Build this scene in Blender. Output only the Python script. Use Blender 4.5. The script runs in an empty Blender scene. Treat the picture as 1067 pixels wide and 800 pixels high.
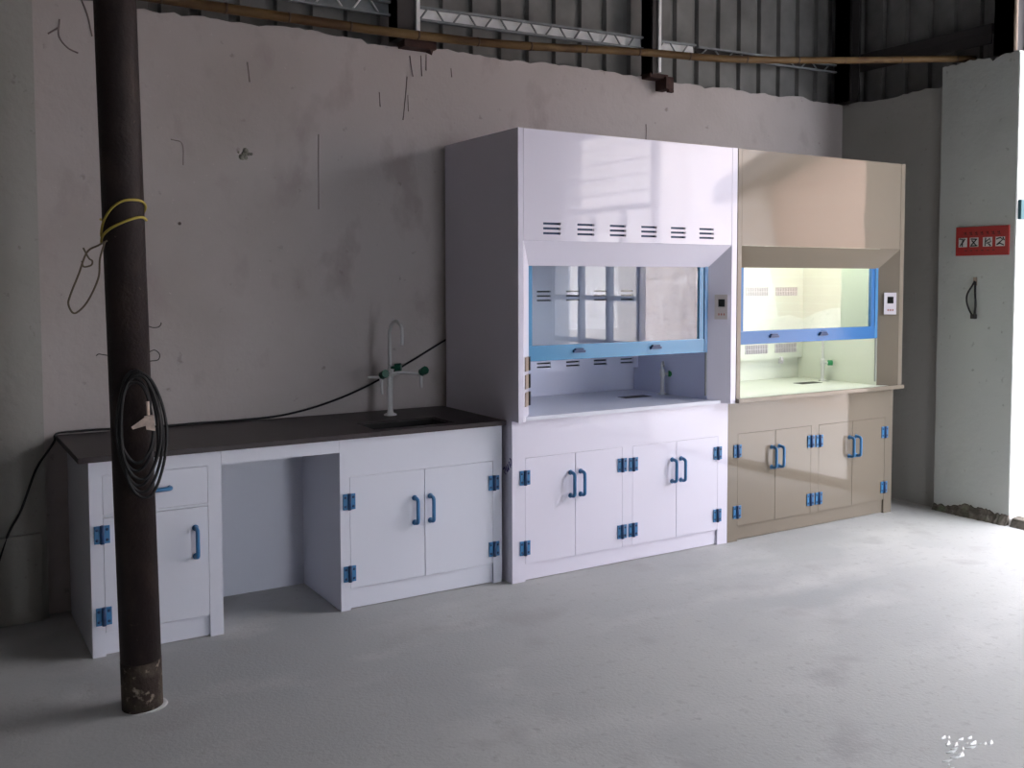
import bpy, bmesh, math, random
from mathutils import Vector, Matrix
random.seed(7)
C = bpy.context.scene
COL = C.collection

# ------------------------------------------------------------------ camera
F, SX, SY = 1030.05, 28.54, -51.72
fw = Vector((0.53422973, 0.84359021, -0.05435216))
rt = Vector((0.84481351, -0.53506016, -0.00086512))
up = Vector((0.02981148, 0.04545527, 0.99852145))
cam_d = bpy.data.cameras.new('camera'); cam = bpy.data.objects.new('camera', cam_d); COL.objects.link(cam)
cam_d.sensor_width = 36; cam_d.lens = F / 1067 * 36
cam_d.shift_x = -SX / 1067; cam_d.shift_y = SY / 1067
cam_d.clip_start = .05; cam_d.clip_end = 200
m = Matrix((rt, up, -fw)).transposed().to_4x4(); m.translation = Vector((-2.5954, -4.3631, 1.5801))
cam.matrix_world = m
C.camera = cam

# ------------------------------------------------------------------ world, light, exposure
SKY = 17
w = bpy.data.worlds.new('overcast_sky'); C.world = w; w.use_nodes = True
bg = w.node_tree.nodes['Background']
bg.inputs[0].default_value = (.89, .91, 1.0, 1)
_n = w.node_tree.nodes; _l = w.node_tree.links
_g = _n.new('ShaderNodeTexCoord'); _s = _n.new('ShaderNodeSeparateXYZ'); _m = _n.new('ShaderNodeMapRange')
_m.inputs[1].default_value = 0; _m.inputs[2].default_value = .8; _m.inputs[3].default_value = SKY; _m.inputs[4].default_value = SKY * .5
_l.new(_g.outputs['Generated'], _s.inputs[0]); _l.new(_s.outputs[2], _m.inputs[0]); _l.new(_m.outputs[0], bg.inputs[1])
C.view_settings.view_transform = 'Standard'; C.view_settings.look = 'None'
C.view_settings.exposure = 0.22; C.view_settings.gamma = 1; C.view_settings.use_curve_mapping = False

def portal(name, loc, rot, sx, sy):
    l = bpy.data.lights.new(name, 'AREA'); l.shape = 'RECTANGLE'; l.size = sx; l.size_y = sy
    l.cycles.is_portal = True
    o = bpy.data.objects.new(name, l); COL.objects.link(o); o.location = loc; o.rotation_euler = rot
    return o
XR = 3.37; XP = 3.336; D = .78; ZR = 5.2
DOOR_Y0, DOOR_Y1, DOOR_Z = -.651, -3.1, 3.5
WIN_Y1, WIN_Z = -4.65, 3.1
portal('doorway_daylight', (XP + .3, (DOOR_Y0 + DOOR_Y1) / 2, DOOR_Z / 2), (0, math.pi / 2, 0), DOOR_Z, DOOR_Y0 - DOOR_Y1)
portal('side_window_daylight', (XP + .3, (-3.14 + WIN_Y1) / 2, WIN_Z / 2), (0, math.pi / 2, 0), WIN_Z, -3.14 - WIN_Y1)
FR_X0, FR_X1, FR_Z = -.2, .9, 2.3
portal('front_doorway_daylight', ((FR_X0 + FR_X1) / 2, -8.1, FR_Z / 2), (-math.pi / 2, 0, 0), FR_X1 - FR_X0, FR_Z)

# ------------------------------------------------------------------ materials
def mat(name, col, rough=.5, metal=0., spec=.5, noise=0., nscale=6., bump=0., bscale=40., coat=0., emit=None, estr=0.):
    M = bpy.data.materials.new(name); M.use_nodes = True
    nt = M.node_tree; b = nt.nodes['Principled BSDF']
    b.inputs['Roughness'].default_value = rough; b.inputs['Metallic'].default_value = metal
    b.inputs['Specular IOR Level'].default_value = spec
    b.inputs['Coat Weight'].default_value = coat
    b.inputs['Base Color'].default_value = (*col, 1)
    tc = nt.nodes.new('ShaderNodeTexCoord')
    if noise:
        n = nt.nodes.new('ShaderNodeTexNoise'); n.inputs['Scale'].default_value = nscale; n.inputs['Detail'].default_value = 6
        nt.links.new(tc.outputs['Object'], n.inputs['Vector'])
        r = nt.nodes.new('ShaderNodeValToRGB')
        r.color_ramp.elements[0].position = .3; r.color_ramp.elements[1].position = .7
        r.color_ramp.elements[0].color = (*[c * (1 - noise) for c in col], 1)
        r.color_ramp.elements[1].color = (*[min(1, c * (1 + noise)) for c in col], 1)
        nt.links.new(n.outputs['Fac'], r.inputs['Fac']); nt.links.new(r.outputs['Color'], b.inputs['Base Color'])
    if bump:
        n2 = nt.nodes.new('ShaderNodeTexNoise'); n2.inputs['Scale'].default_value = bscale; n2.inputs['Detail'].default_value = 4
        nt.links.new(tc.outputs['Object'], n2.inputs['Vector'])
        bp = nt.nodes.new('ShaderNodeBump'); bp.inputs['Strength'].default_value = bump; bp.inputs['Distance'].default_value = .01
        nt.links.new(n2.outputs['Fac'], bp.inputs['Height']); nt.links.new(bp.outputs['Normal'], b.inputs['Normal'])
    if emit:
        b.inputs['Emission Color'].default_value = (*emit, 1); b.inputs['Emission Strength'].default_value = estr
    return M

def layered(name, base, layers, rough=.9, bump=.3, bscale=30., spec=.3):
    """base colour with several noise-masked stains: (scale, lo, hi, colour, stretch)"""
    M = bpy.data.materials.new(name); M.use_nodes = True
    nt = M.node_tree; b = nt.nodes['Principled BSDF']; L = nt.links
    b.inputs['Roughness'].default_value = rough; b.inputs['Specular IOR Level'].default_value = spec
    tc = nt.nodes.new('ShaderNodeTexCoord')
    rgb = nt.nodes.new('ShaderNodeRGB'); rgb.outputs[0].default_value = (*base, 1); prev = rgb.outputs[0]
    for (sc, lo, hi, col, st) in layers:
        mp = nt.nodes.new('ShaderNodeMapping'); mp.inputs['Scale'].default_value = st
        mp.inputs['Location'].default_value = (sc * 1.7, sc * .3, -sc)
        L.new(tc.outputs['Object'], mp.inputs['Vector'])
        n = nt.nodes.new('ShaderNodeTexNoise'); n.inputs['Scale'].default_value = sc; n.inputs['Detail'].default_value = 7
        L.new(mp.outputs[0], n.inputs['Vector'])
        mr = nt.nodes.new('ShaderNodeMapRange'); mr.inputs[1].default_value = lo; mr.inputs[2].default_value = hi
        L.new(n.outputs['Fac'], mr.inputs[0])
        mx = nt.nodes.new('ShaderNodeMix'); mx.data_type = 'RGBA'
        L.new(mr.outputs[0], mx.inputs[0]); L.new(prev, mx.inputs[6]); mx.inputs[7].default_value = (*col, 1)
        prev = mx.outputs[2]
    L.new(prev, b.inputs['Base Color'])
    n2 = nt.nodes.new('ShaderNodeTexNoise'); n2.inputs['Scale'].default_value = bscale; n2.inputs['Detail'].default_value = 5
    L.new(tc.outputs['Object'], n2.inputs['Vector'])
    bp = nt.nodes.new('ShaderNodeBump'); bp.inputs['Strength'].default_value = bump; bp.inputs['Distance'].default_value = .01
    L.new(n2.outputs['Fac'], bp.inputs['Height']); L.new(bp.outputs['Normal'], b.inputs['Normal'])
    return M

M = {}
M['wall'] = layered('limewashed_plaster', (.485, .445, .435), [
    (1.1, .48, .72, (.42, .38, .36), (1, 1, 1)), (5, .58, .72, (.40, .35, .34), (1, 1, .6)),
    (14, .68, .76, (.30, .26, .25), (1, 1, 1)), (40, .70, .76, (.55, .49, .48), (1, 1, 1))], bump=.35, bscale=25)
M['dimwall'] = mat('dark_low_bounce_wall', (.16, .15, .14), .9, noise=.2)  # dark tone keeps the unseen walls from bouncing fill light
M['pier'] = layered('grey_plaster_and_nook_shade', (.37, .365, .34), [(2, .48, .7, (.34, .34, .31), (1, 1, 1)), (30, .66, .75, (.28, .27, .25), (1, 1, 1))], bump=.35, bscale=25)
M['pillar'] = layered('whitewashed_pillar_plaster', (.50, .52, .49), [
    (2, .5, .75, (.44, .46, .43), (1, 1, 1)), (18, .66, .74, (.32, .33, .30), (1, 1, 1))], bump=.3, bscale=25)
M['jamb'] = layered('whitewash_daylit', (.82, .82, .80), [(9, .6, .8, (.7, .7, .68), (1, 1, 1))], bump=.2)
M['floor'] = layered('screeded_concrete', (.50, .50, .485), [
    (.55, .42, .62, (.425, .43, .43), (1, 1, 1)), (1.6, .50, .75, (.56, .555, .54), (1, 1.6, 1)),
    (3.2, .58, .72, (.42, .41, .405), (1, 1, 1)), (22, .58, .72, (.43, .425, .415), (1, 1, 1)),
    (60, .66, .74, (.40, .39, .37), (1, 1, 1))], rough=.85, bump=.15, bscale=60, spec=.15)
M['sheet'] = mat('galvanised_cladding', (.20, .20, .195), .8, .0, spec=.2, noise=.2, nscale=5)
M['rubble'] = layered('crumbling_mortar', (.17, .15, .125), [(20, .45, .6, (.09, .08, .065), (1, 1, 1)), (9, .55, .7, (.15, .17, .11), (1, 1, 1))], bump=1, bscale=50)
M['white'] = mat('white_polypropylene_gloss', (.70, .68, .78), .035, spec=.5)
M['bench'] = mat('white_polypropylene_satin', (.64, .66, .74), .30, spec=.4)
M['beige'] = mat('beige_polypropylene_gloss', (.205, .175, .137), .045, spec=.6)
M['beige_in'] = mat('pale_polypropylene_lining', (.70, .73, .66), .35, spec=.4)
M['white_in'] = mat('white_polypropylene_lining', (.62, .65, .80), .3, spec=.4)
M['blue'] = mat('blue_plastic', (.04, .18, .38), .3, spec=.5)
M['navy'] = mat('navy_plastic', (.012, .045, .13), .4)
M['slot'] = mat('slot_shade_paint', (.03, .05, .08), .8)
M['sashblue'] = mat('blue_sash_profile', (.08, .26, .46), .2, spec=.5)
M['sashdeep'] = mat('deep_blue_sash_profile', (.04, .145, .36), .2, spec=.5)
M['top'] = mat('black_epoxy_top', (.030, .021, .023), .42, spec=.35, noise=.15, nscale=3)
M['sink'] = mat('black_sink_resin', (.005, .004, .004), .6)
M['tap'] = mat('white_coated_tap', (.62, .62, .62), .3)
M['green'] = mat('green_tap_knob', (.006, .075, .045), .35)
M['green2'] = mat('bright_green_tap_knob', (.015, .24, .08), .35)
M['pole'] = layered('rusty_brown_pipe', (.020, .0125, .012), [
    (12, .52, .66, (.032, .021, .018), (1, 1, .5)), (35, .70, .76, (.09, .065, .055), (1, 1, 1))], rough=.6, bump=.3, bscale=60)
M['polefoot'] = layered('flaking_pipe_foot', (.030, .020, .016), [
    (10, .45, .6, (.06, .046, .034), (1, 1, 1)), (38, .60, .68, (.20, .165, .13), (1, 1, 1))], rough=.8, bump=.6, bscale=50)
M['bamboo'] = layered('weathered_bamboo', (.115, .065, .022), [(4, .45, .6, (.07, .034, .012), (.5, 1, 1)), (14, .5, .7, (.16, .10, .04), (.3, 1, 1))], rough=.6, bump=.1)
M['node'] = mat('bamboo_node', (.06, .03, .015), .7)
M['galv'] = mat('pale_and_lit_steel', (.82, .83, .84), .4, noise=.08, nscale=14)
M['galvdim'] = mat('dull_galvanised_steel', (.22, .24, .25), .6, noise=.2, nscale=12)
M['steel'] = mat('dark_painted_steel', (.03, .026, .026), .6)
M['rust'] = mat('rusted_bracket', (.045, .018, .014), .8, noise=.3, nscale=30)
M['black'] = mat('black_rubber_cable', (.007, .007, .008), .6)
M['yellow'] = mat('yellow_cord', (.42, .33, .06), .6)
M['olive'] = mat('faded_yellow_cord', (.09, .07, .04), .7)
M['plug'] = mat('pale_plug_plastic', (.62, .50, .42), .5, noise=.2, nscale=50)
M['red'] = mat('red_sign_enamel', (.36, .018, .016), .45)
M['signwhite'] = mat('sign_white_paint', (.62, .60, .58), .5)
M['ink'] = mat('black_sign_ink', (.02, .016, .015), .6)
M['darkred'] = mat('dark_red_ink', (.12, .012, .012), .6)
M['purple'] = mat('purple_marker_ink', (.05, .03, .20), .6)
M['panel'] = mat('controller_grey', (.52, .47, .46), .4)
M['panelw'] = mat('controller_white', (.66, .62, .68), .35)
M['screen'] = mat('dark_display_glass', (.012, .014, .014), .15)
M['button'] = mat('red_button', (.38, .14, .12), .5)
M['socket'] = mat('socket_beige', (.36, .28, .22), .4)
M['stain'] = mat('dark_run_stain', (.15, .12, .115), .9)
M['faint'] = mat('faint_plaster_crack', (.24, .20, .19), .9)
M['smudge'] = mat('greenish_smudge', (.26, .25, .21), .9)
M['chip'] = mat('white_paint_fleck', (.80, .82, .80), .3)
M['grille'] = mat('grey_louvre', (.32, .33, .32), .5)
M['winframe'] = mat('grey_window_paint', (.28, .27, .30), .5)
M['soil'] = layered('pale_excavated_soil', (.74, .64, .57), [(1.2, .4, .6, (.62, .53, .46), (1, 1, 1)), (4, .5, .65, (.82, .74, .68), (1, 1, 2)), (9, .56, .66, (.25, .22, .18), (1, 1, 3))], bump=1, bscale=6)
M['ground'] = layered('pale_yard_concrete', (.62, .60, .57), [(1, .4, .7, (.52, .50, .47), (1, 1, 1))], bump=.4, bscale=10)
M['roof'] = mat('roof_sheet', (.20, .21, .22), .6)
M['tile'] = mat('dark_tiles', (.13, .12, .12), .7)
M['lamp'] = mat('lamp_tube_glow', (.9, 1, .85), .4, emit=(1.0, 1.0, .80), estr=38)

def brick_mat():
    Mm = bpy.data.materials.new('red_brickwork'); Mm.use_nodes = True
    nt = Mm.node_tree; b = nt.nodes['Principled BSDF']; b.inputs['Roughness'].default_value = .9
    tc = nt.nodes.new('ShaderNodeTexCoord'); mp = nt.nodes.new('ShaderNodeMapping')
    mp.inputs['Rotation'].default_value = (math.pi / 2, 0, math.pi / 2)
    br = nt.nodes.new('ShaderNodeTexBrick')
    br.inputs['Color1'].default_value = (.60, .40, .31, 1); br.inputs['Color2'].default_value = (.50, .31, .24, 1); br.inputs['Mortar'].default_value = (.74, .68, .62, 1)
    br.inputs['Scale'].default_value = 4
    nt.links.new(tc.outputs['Object'], mp.inputs[0]); nt.links.new(mp.outputs[0], br.inputs['Vector']); nt.links.new(br.outputs['Color'], b.inputs['Base Color'])
    return Mm
M['brick'] = brick_mat()

def glass_mat(name, tint):
    Mm = bpy.data.materials.new(name); Mm.use_nodes = True; nt = Mm.node_tree
    nt.nodes.clear(); o = nt.nodes.new('ShaderNodeOutputMaterial')
    t = nt.nodes.new('ShaderNodeBsdfTransparent'); t.inputs[0].default_value = (*tint, 1)
    g = nt.nodes.new('ShaderNodeBsdfGlossy'); g.inputs['Roughness'].default_value = .0
    f = nt.nodes.new('ShaderNodeFresnel'); f.inputs[0].default_value = 2.0
    ge = nt.nodes.new('ShaderNodeNewGeometry'); iv = nt.nodes.new('ShaderNodeMath'); iv.operation = 'SUBTRACT'; iv.inputs[0].default_value = 1
    nt.links.new(ge.outputs['Backfacing'], iv.inputs[1]); ml = nt.nodes.new('ShaderNodeMath'); ml.operation = 'MULTIPLY'; nt.links.new(f.outputs[0], ml.inputs[0]); nt.links.new(iv.outputs[0], ml.inputs[1])
    mx = nt.nodes.new('ShaderNodeMixShader')
    nt.links.new(ml.outputs[0], mx.inputs[0]); nt.links.new(t.outputs[0], mx.inputs[1]); nt.links.new(g.outputs[0], mx.inputs[2]); nt.links.new(mx.outputs[0], o.inputs[0])
    return Mm
M['glass'] = glass_mat('sash_glass', (.94, .97, .97))
M['panes'] = glass_mat('window_glass', (.9, .92, .92))

# ------------------------------------------------------------------ mesh helpers
class MB:
    def __init__(s): s.bm = bmesh.new()
    def box(s, x0, x1, y0, y1, z0, z1, bev=0.):
        r = bmesh.ops.create_cube(s.bm, size=1)
        for v in r['verts']:
            v.co = Vector(((x0 + x1) / 2 + v.co.x * (x1 - x0), (y0 + y1) / 2 + v.co.y * (y1 - y0), (z0 + z1) / 2 + v.co.z * (z1 - z0)))
        if bev:
            es = list({e for v in r['verts'] for e in v.link_edges})
            bmesh.ops.bevel(s.bm, geom=es, offset=bev, segments=2, affect='EDGES', profile=.6)
        return s
    def hull(s, pts):
        b2 = bmesh.new(); [b2.verts.new(p) for p in pts]
        bmesh.ops.convex_hull(b2, input=b2.verts)
        me = bpy.data.meshes.new('t'); b2.to_mesh(me); b2.free(); s.bm.from_mesh(me); bpy.data.meshes.remove(me)
        return s
    def tube(s, pts, r, n=8, smooth=True, taper=None):
        P = [Vector(p) for p in pts]
        if smooth and len(P) > 2: P = catmull(P)
        rings = []; t0 = (P[1] - P[0]).normalized()
        u = t0.orthogonal().normalized()
        for i, p in enumerate(P):
            t = (P[min(i + 1, len(P) - 1)] - P[max(i - 1, 0)]).normalized()
            u = (u - t * u.dot(t)).normalized(); v = t.cross(u)
            rr = r if not taper else r + (taper - r) * i / (len(P) - 1)
            rings.append([s.bm.verts.new(p + (u * math.cos(2 * math.pi * k / n) + v * math.sin(2 * math.pi * k / n)) * rr) for k in range(n)])
        for a, b in zip(rings, rings[1:]):
            for k in range(n):
                f = s.bm.faces.new((a[k], a[(k + 1) % n], b[(k + 1) % n], b[k])); f.smooth = True
        s.bm.faces.new(rings[0][::-1]); s.bm.faces.new(rings[-1])
        return s
    def lathe(s, cx, cy, prof, n=20, axis='z', c=0.):
        rings = []
        for (r, h) in prof:
            ring = []
            for k in range(n):
                a = 2 * math.pi * k / n; x, y = r * math.cos(a), r * math.sin(a)
                ring.append(s.bm.verts.new((cx + x, cy + y, h) if axis == 'z' else (cx + x, cy - h, c + y)))
            rings.append(ring)
        for a, b in zip(rings, rings[1:]):
            for k in range(n):
                f = s.bm.faces.new((a[k], a[(k + 1) % n], b[(k + 1) % n], b[k])); f.smooth = True
        s.bm.faces.new(rings[0][::-1]); s.bm.faces.new(rings[-1])
        return s
    def holed(s, x0, x1, z0, z1, y0, y1, holes):
        """slab in XZ with rectangular holes (hx0,hx1,hz0,hz1)"""
        xs = sorted({x0, x1, *[h[0] for h in holes], *[h[1] for h in holes]})
        zs = sorted({z0, z1, *[h[2] for h in holes], *[h[3] for h in holes]})
        inh = lambda x, z: any(h[0] < x < h[1] and h[2] < z < h[3] for h in holes)
        sol = {}
        for i in range(len(xs) - 1):
            for j in range(len(zs) - 1): sol[i, j] = not inh((xs[i] + xs[i + 1]) / 2, (zs[j] + zs[j + 1]) / 2)
        V = {}
        def v(i, j, y):
            k = (i, j, y)
            if k not in V: V[k] = s.bm.verts.new((xs[i], y, zs[j]))
            return V[k]
        for (i, j), so in sol.items():
            if not so: continue
            s.bm.faces.new((v(i, j, y0), v(i + 1, j, y0), v(i + 1, j + 1, y0), v(i, j + 1, y0)))
            s.bm.faces.new((v(i, j + 1, y1), v(i + 1, j + 1, y1), v(i + 1, j, y1), v(i, j, y1)))
            for (di, dj, a, b) in ((-1, 0, (i, j), (i, j + 1)), (1, 0, (i + 1, j + 1), (i + 1, j)), (0, -1, (i + 1, j), (i, j)), (0, 1, (i, j + 1), (i + 1, j + 1))):
                if not sol.get((i + di, j + dj), False):
                    s.bm.faces.new((v(*a, y0), v(*b, y0), v(*b, y1), v(*a, y1)))
        return s
    def build(s, name, material, parent=None, off=None, smooth=False):
        bmesh.ops.recalc_face_normals(s.bm, faces=s.bm.faces)
        me = bpy.data.meshes.new(name); s.bm.to_mesh(me); s.bm.free()
        if smooth:
            for p in me.polygons: p.use_smooth = True
        me.materials.append(material)
        o = bpy.data.objects.new(name, me); COL.objects.link(o)
        if off is None and parent is not None: off = origin(parent)
        if off is not None:
            me.transform(Matrix.Translation(-Vector(off)))
            if parent is None: o.location = off
        if parent: o.parent = parent
        return o

def origin(o):
    p = Vector((0, 0, 0))
    while o: p += o.location; o = o.parent
    return p

def catmull(P, k=8):
    Q = [P[0] * 2 - P[1]] + P + [P[-1] * 2 - P[-2]]; out = []
    for i in range(1, len(Q) - 2):
        a, b, c, d = Q[i - 1:i + 3]
        for j in range(k):
            t = j / k
            out.append(.5 * ((2 * b) + (c - a) * t + (2 * a - 5 * b + 4 * c - d) * t * t + (3 * b - a - 3 * c + d) * t ** 3))
    out.append(P[-1]); return out

def tag(o, label, cat, group=None, kind=None):
    o['label'] = label; o['category'] = cat
    if group: o['group'] = group
    if kind: o['kind'] = kind
    return o
def thing(name, loc, label, cat, group=None):
    o = bpy.data.objects.new(name, None); COL.objects.link(o); o.location = loc; o.empty_display_size = .1
    return tag(o, label, cat, group)
def struct(o, label=None, cat=None):
    o['kind'] = 'structure'
    if label: o['label'] = label
    if cat: o['category'] = cat
    return o

# ------------------------------------------------------------------ the room
GX = 26
b = MB(); b.box(-7, XP + .0, -8.2, D + .2, -.12, 0); struct(b.build('floor', M['floor']), 'dusty grey screeded concrete floor', 'floor')
b = MB(); b.box(XP, GX, -22, 8, -.16, -.02); b.box(-12, XP, -22, -8.2, -.16, -.02)
struct(b.build('ground', M['ground']), 'pale yard ground outside the doorway', 'ground')

def ragged_wall(axis, a0, a1, c, thick, ztop, seed, material, name, step=.035, amp=.012):
    """upright masonry slab with a crumbled top edge; axis x or y"""
    rnd = random.Random(seed); bm = bmesh.new(); n = int(abs(a1 - a0) / step); prev = None; drift = 0
    for i in range(n + 1):
        a = a0 + (a1 - a0) * i / n
        drift = drift * .8 + rnd.uniform(-amp, amp) * .7
        if rnd.random() < .04: drift -= .02
        z = ztop + max(-.05, min(.02, drift))
        mk = lambda y, zz: bm.verts.new((a, y, zz) if axis == 'x' else (y, a, zz))
        cur = [mk(c, -.0), mk(c, z), mk(c + thick, z + .01), mk(c + thick, -.0)]
        if prev:
            for k in range(4): bm.faces.new((prev[k], prev[(k + 1) % 4], cur[(k + 1) % 4], cur[k]))
        else: bm.faces.new(cur)
        prev = cur
    bm.faces.new(prev[::-1])
    mb = MB(); mb.bm.free(); mb.bm = bm
    return mb

wb = struct(ragged_wall('x', -7, XR + .24, D, .24, 2.90, 3, M['wall'], '').build('wall_back', M['wall']), 'rough limewashed plaster wall behind the cabinets', 'wall')
# shallow pier at the left with a low ledge
p = MB(); p.box(-7, -2.1, .72, D + .02, 0, 2.89)
struct(p.build('trim_1', M['pier']), 'shallow plastered pier left of the bench', 'pier')
p = MB(); p.box(-7, -2.125, .695, .725, 0, .41, .004)
struct(p.build('trim_2', M['pier']), 'low plaster ledge at the foot of the pier', 'ledge')
struct(ragged_wall('y', D + .02, -.12, XR, .24, 2.90, 8, M['wall'], '').build('wall_right', M['pier']), 'plaster wall at the right end beside the beige hood', 'wall')  # darker plaster colour here stands in for shade in the nook

# pillar at the doorway, two faces: room side and jamb
b = ragged_wall('y', -.10, DOOR_Y0, XP, .26, 3.02, 21, None, '', step=.02, amp=.01)
struct(b.build('wall_pillar', M['pillar']), 'whitewashed pillar beside the doorway', 'pillar')
b = MB(); b.box(XP + .004, XP + .26, DOOR_Y0 - .006, DOOR_Y0 - .0005, .0, 3.015); struct(b.build('trim_3', M['jamb']), 'whitewashed jamb of the doorway, coloured brighter to stand for daylight', 'jamb')  # jamb colour paler than the pillar, in place of direct daylight
# rest of the right wall: beyond the doorway
b = MB(); b.box(XP, XP + .07, -3.14, DOOR_Y1, 0, ZR)
b.box(XP, XP + .24, -8.2, WIN_Y1, 0, ZR)
b.box(XP, XP + .24, WIN_Y1, -3.14, WIN_Z, ZR)
b.box(XP, XP + .24, DOOR_Y1, DOOR_Y0, DOOR_Z, ZR)
struct(b.build('wall_right_front', M['wall']), 'plaster wall beyond the doorway', 'wall')
b = MB(); b.box(-4.4, -4.2, -8.2, D + .2, 0, ZR); struct(b.build('wall_left', M['dimwall']), 'unseen dark wall on the left, set close to cut bounce light', 'wall')  # unseen wall brought close and darkened to hold back fill from the left
b = MB(); b.box(-7, FR_X0, -8.25, -8.05, 0, ZR).box(FR_X1, XP, -8.25, -8.05, 0, ZR).box(FR_X0, FR_X1, -8.25, -8.05, FR_Z, ZR)
struct(b.build('wall_front', M['dimwall']), 'plaster wall behind the camera', 'wall')
b = MB(); b.box(-7.2, XR + .3, -8.3, D + .3, ZR, ZR + .06); struct(b.build('ceiling', M['roof']), 'dark sheet roof', 'ceiling')

# corrugated cladding above the masonry
def cladding(axis, a0, a1, c, z0, z1, name, label):
    prof = []; a = a0; P = .197
    while a < a1:
        prof += [(a, 0), (a + .135, 0), (a + .145, .03), (a + .187, .03), (a + P, 0)]
        a += P
        for_small = None
    bm = bmesh.new(); prev = None
    for (t, d) in prof:
        if prev is not None and abs(prev[2] - t) < 1e-5: continue
        vs = [bm.verts.new((t, c + d, z) if axis == 'x' else (c + d, t, z)) for z in (z0, z1)]
        vb = [bm.verts.new((t, c + d + .004, z) if axis == 'x' else (c + d + .004, t, z)) for z in (z0, z1)]
        if prev:
            p0, pb = prev[0], prev[1]
            bm.faces.new((p0[0], vs[0], vs[1], p0[1])); bm.faces.new((pb[0], pb[1], vb[1], vb[0]))
            bm.faces.new((p0[0], pb[0], vb[0], vs[0])); bm.faces.new((p0[1], vs[1], vb[1], pb[1]))
        prev = (vs, vb, t)
    mb = MB(); mb.bm.free(); mb.bm = bm
    return struct(mb.build(name, M['sheet']), label, 'cladding')
cladding('x', -7.02, XR + .2, D + .12, 2.83, ZR, 'wall_back_cladding', 'grey ribbed metal cladding above the back wall')
cladding('y', -.66, D + .12, XR + .12, 2.83, ZR, 'wall_right_cladding', 'dark ribbed metal cladding above the right wall')

# cracks, run stains and spots on the plaster belong to the wall
def strokes(name, parent, lst, material, y=D - .0015):
    mb = MB()
    for (pts, r) in lst: mb.tube([(x, y, z) for x, z in pts], r * .8, 5)
    return mb.build(name, material, parent)
strokes('run_stain', wb, [([(-.199, 2.841), (-.190, 2.78), (-.18, 2.727)], .004), ([(-.13, 2.85), (-.125, 2.735)], .004), ([(-.097, 2.86), (-.098, 2.77)], .0035),
    ([(-.217, 2.722), (-.228, 2.60), (-.243, 2.48)], .003), ([(.06, 2.80), (.065, 2.75)], .003), ([(-.736, 2.362), (-.739, 2.16), (-.741, 1.963)], .0028),
    ([(-.385, 2.62), (-.38, 2.54)], .003), ([(-.213, 2.62), (-.21, 2.53)], .0025), ([(1.487, 2.60), (1.489, 2.55), (1.487, 2.49)], .0035)], M['stain'])
strokes('plaster_crack', wb, [([(-1.981, 2.796), (-1.985, 2.72), (-1.95, 2.67), (-1.905, 2.65)], .005), ([(-2.031, 2.723), (-1.995, 2.75), (-1.982, 2.761)], .005),
    ([(-1.884, 2.898), (-1.86, 2.83), (-1.842, 2.735)], .005), ([(-1.495, 2.279), (-1.441, 2.26), (-1.438, 2.156)], .0025), ([(-1.11, 2.70), (-1.10, 2.60)], .004)], M['faint'])
mb = MB()
mb.lathe(-1.462, D, [(.0005, .0), (.008, .001), (.008, .006), (.003, .009)], 12, 'y', 1.865); mb.build('nail_hole', M['stain'], wb)
mb = MB()
for k in range(11):
    mb.lathe(-1.132 + random.gauss(0, .018), D, [(.0005, -.001), (random.uniform(.006, .016), .0003), (.001, .0012)], 9, 'y', 2.223 + random.gauss(0, .018))
mb.build('smudge', M['smudge'], wb)

# wall top bracket plates and steel posts
def post(x0, x1, y0, y1, z0, label, flange=True, extra=None):
    t = thing('steel_post', ((x0 + x1) / 2, (y0 + y1) / 2, z0), label, 'post')
    mb = MB(); mb.box(x0, x1, y0, y1, z0, ZR).box(x0 + .0, x0 + .008, y0 - .02, y1, z0, ZR); mb.build('web', M['steel'], t)
    if flange:
        mb = MB(); mb.box(x1, x1 + .022, y0 - .015, y1, z0 + .02, ZR, .002); fl = mb.build('flange', M['galv'], t); fl['label'] = 'edge flange, coloured pale for the light on it'  # lit flange put into the colour, paler than the web
    return t
t = post(-.315, -.20, .70, .80, 2.905, 'dark steel post with pale edge, nearest the left pipe')
mb = MB(); mb.box(-.27, -.075, .69, .80, 2.87, 2.925, .004).box(-.27, -.17, .68, .80, 2.915, 2.945, .003).hull([(-.11, .70, 2.87), (-.09, .70, 2.87), (-.10, .70, 2.84), (-.10, .78, 2.87)])
mb.build('base_bracket', M['rust'], t)
t = post(1.462, 1.515, .70, .80, 2.905, 'slim dark steel post with bright edge above the white hood')
mb = MB(); mb.box(1.45, 1.60, .69, .80, 2.885, 2.915, .003).box(1.565, 1.63, .67, .80, 2.82, 2.90, .004).box(1.585, 1.625, .665, .69, 2.80, 2.818)
mb.build('base_bracket', M['rust'], t)
post(3.30, 3.40, .66, .80, 2.905, 'dark steel post standing in the far wall corner', False)
t = post(XP + .02, XP + .12, -.60, -.46, 3.03, 'dark steel post on top of the doorway pillar', False)
mb = MB(); mb.tube([(XP + .01, -.615, 3.03), (XP + .01, -.615, ZR)], .012, 8); mb.build('rod', M['socket'], t)

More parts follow.
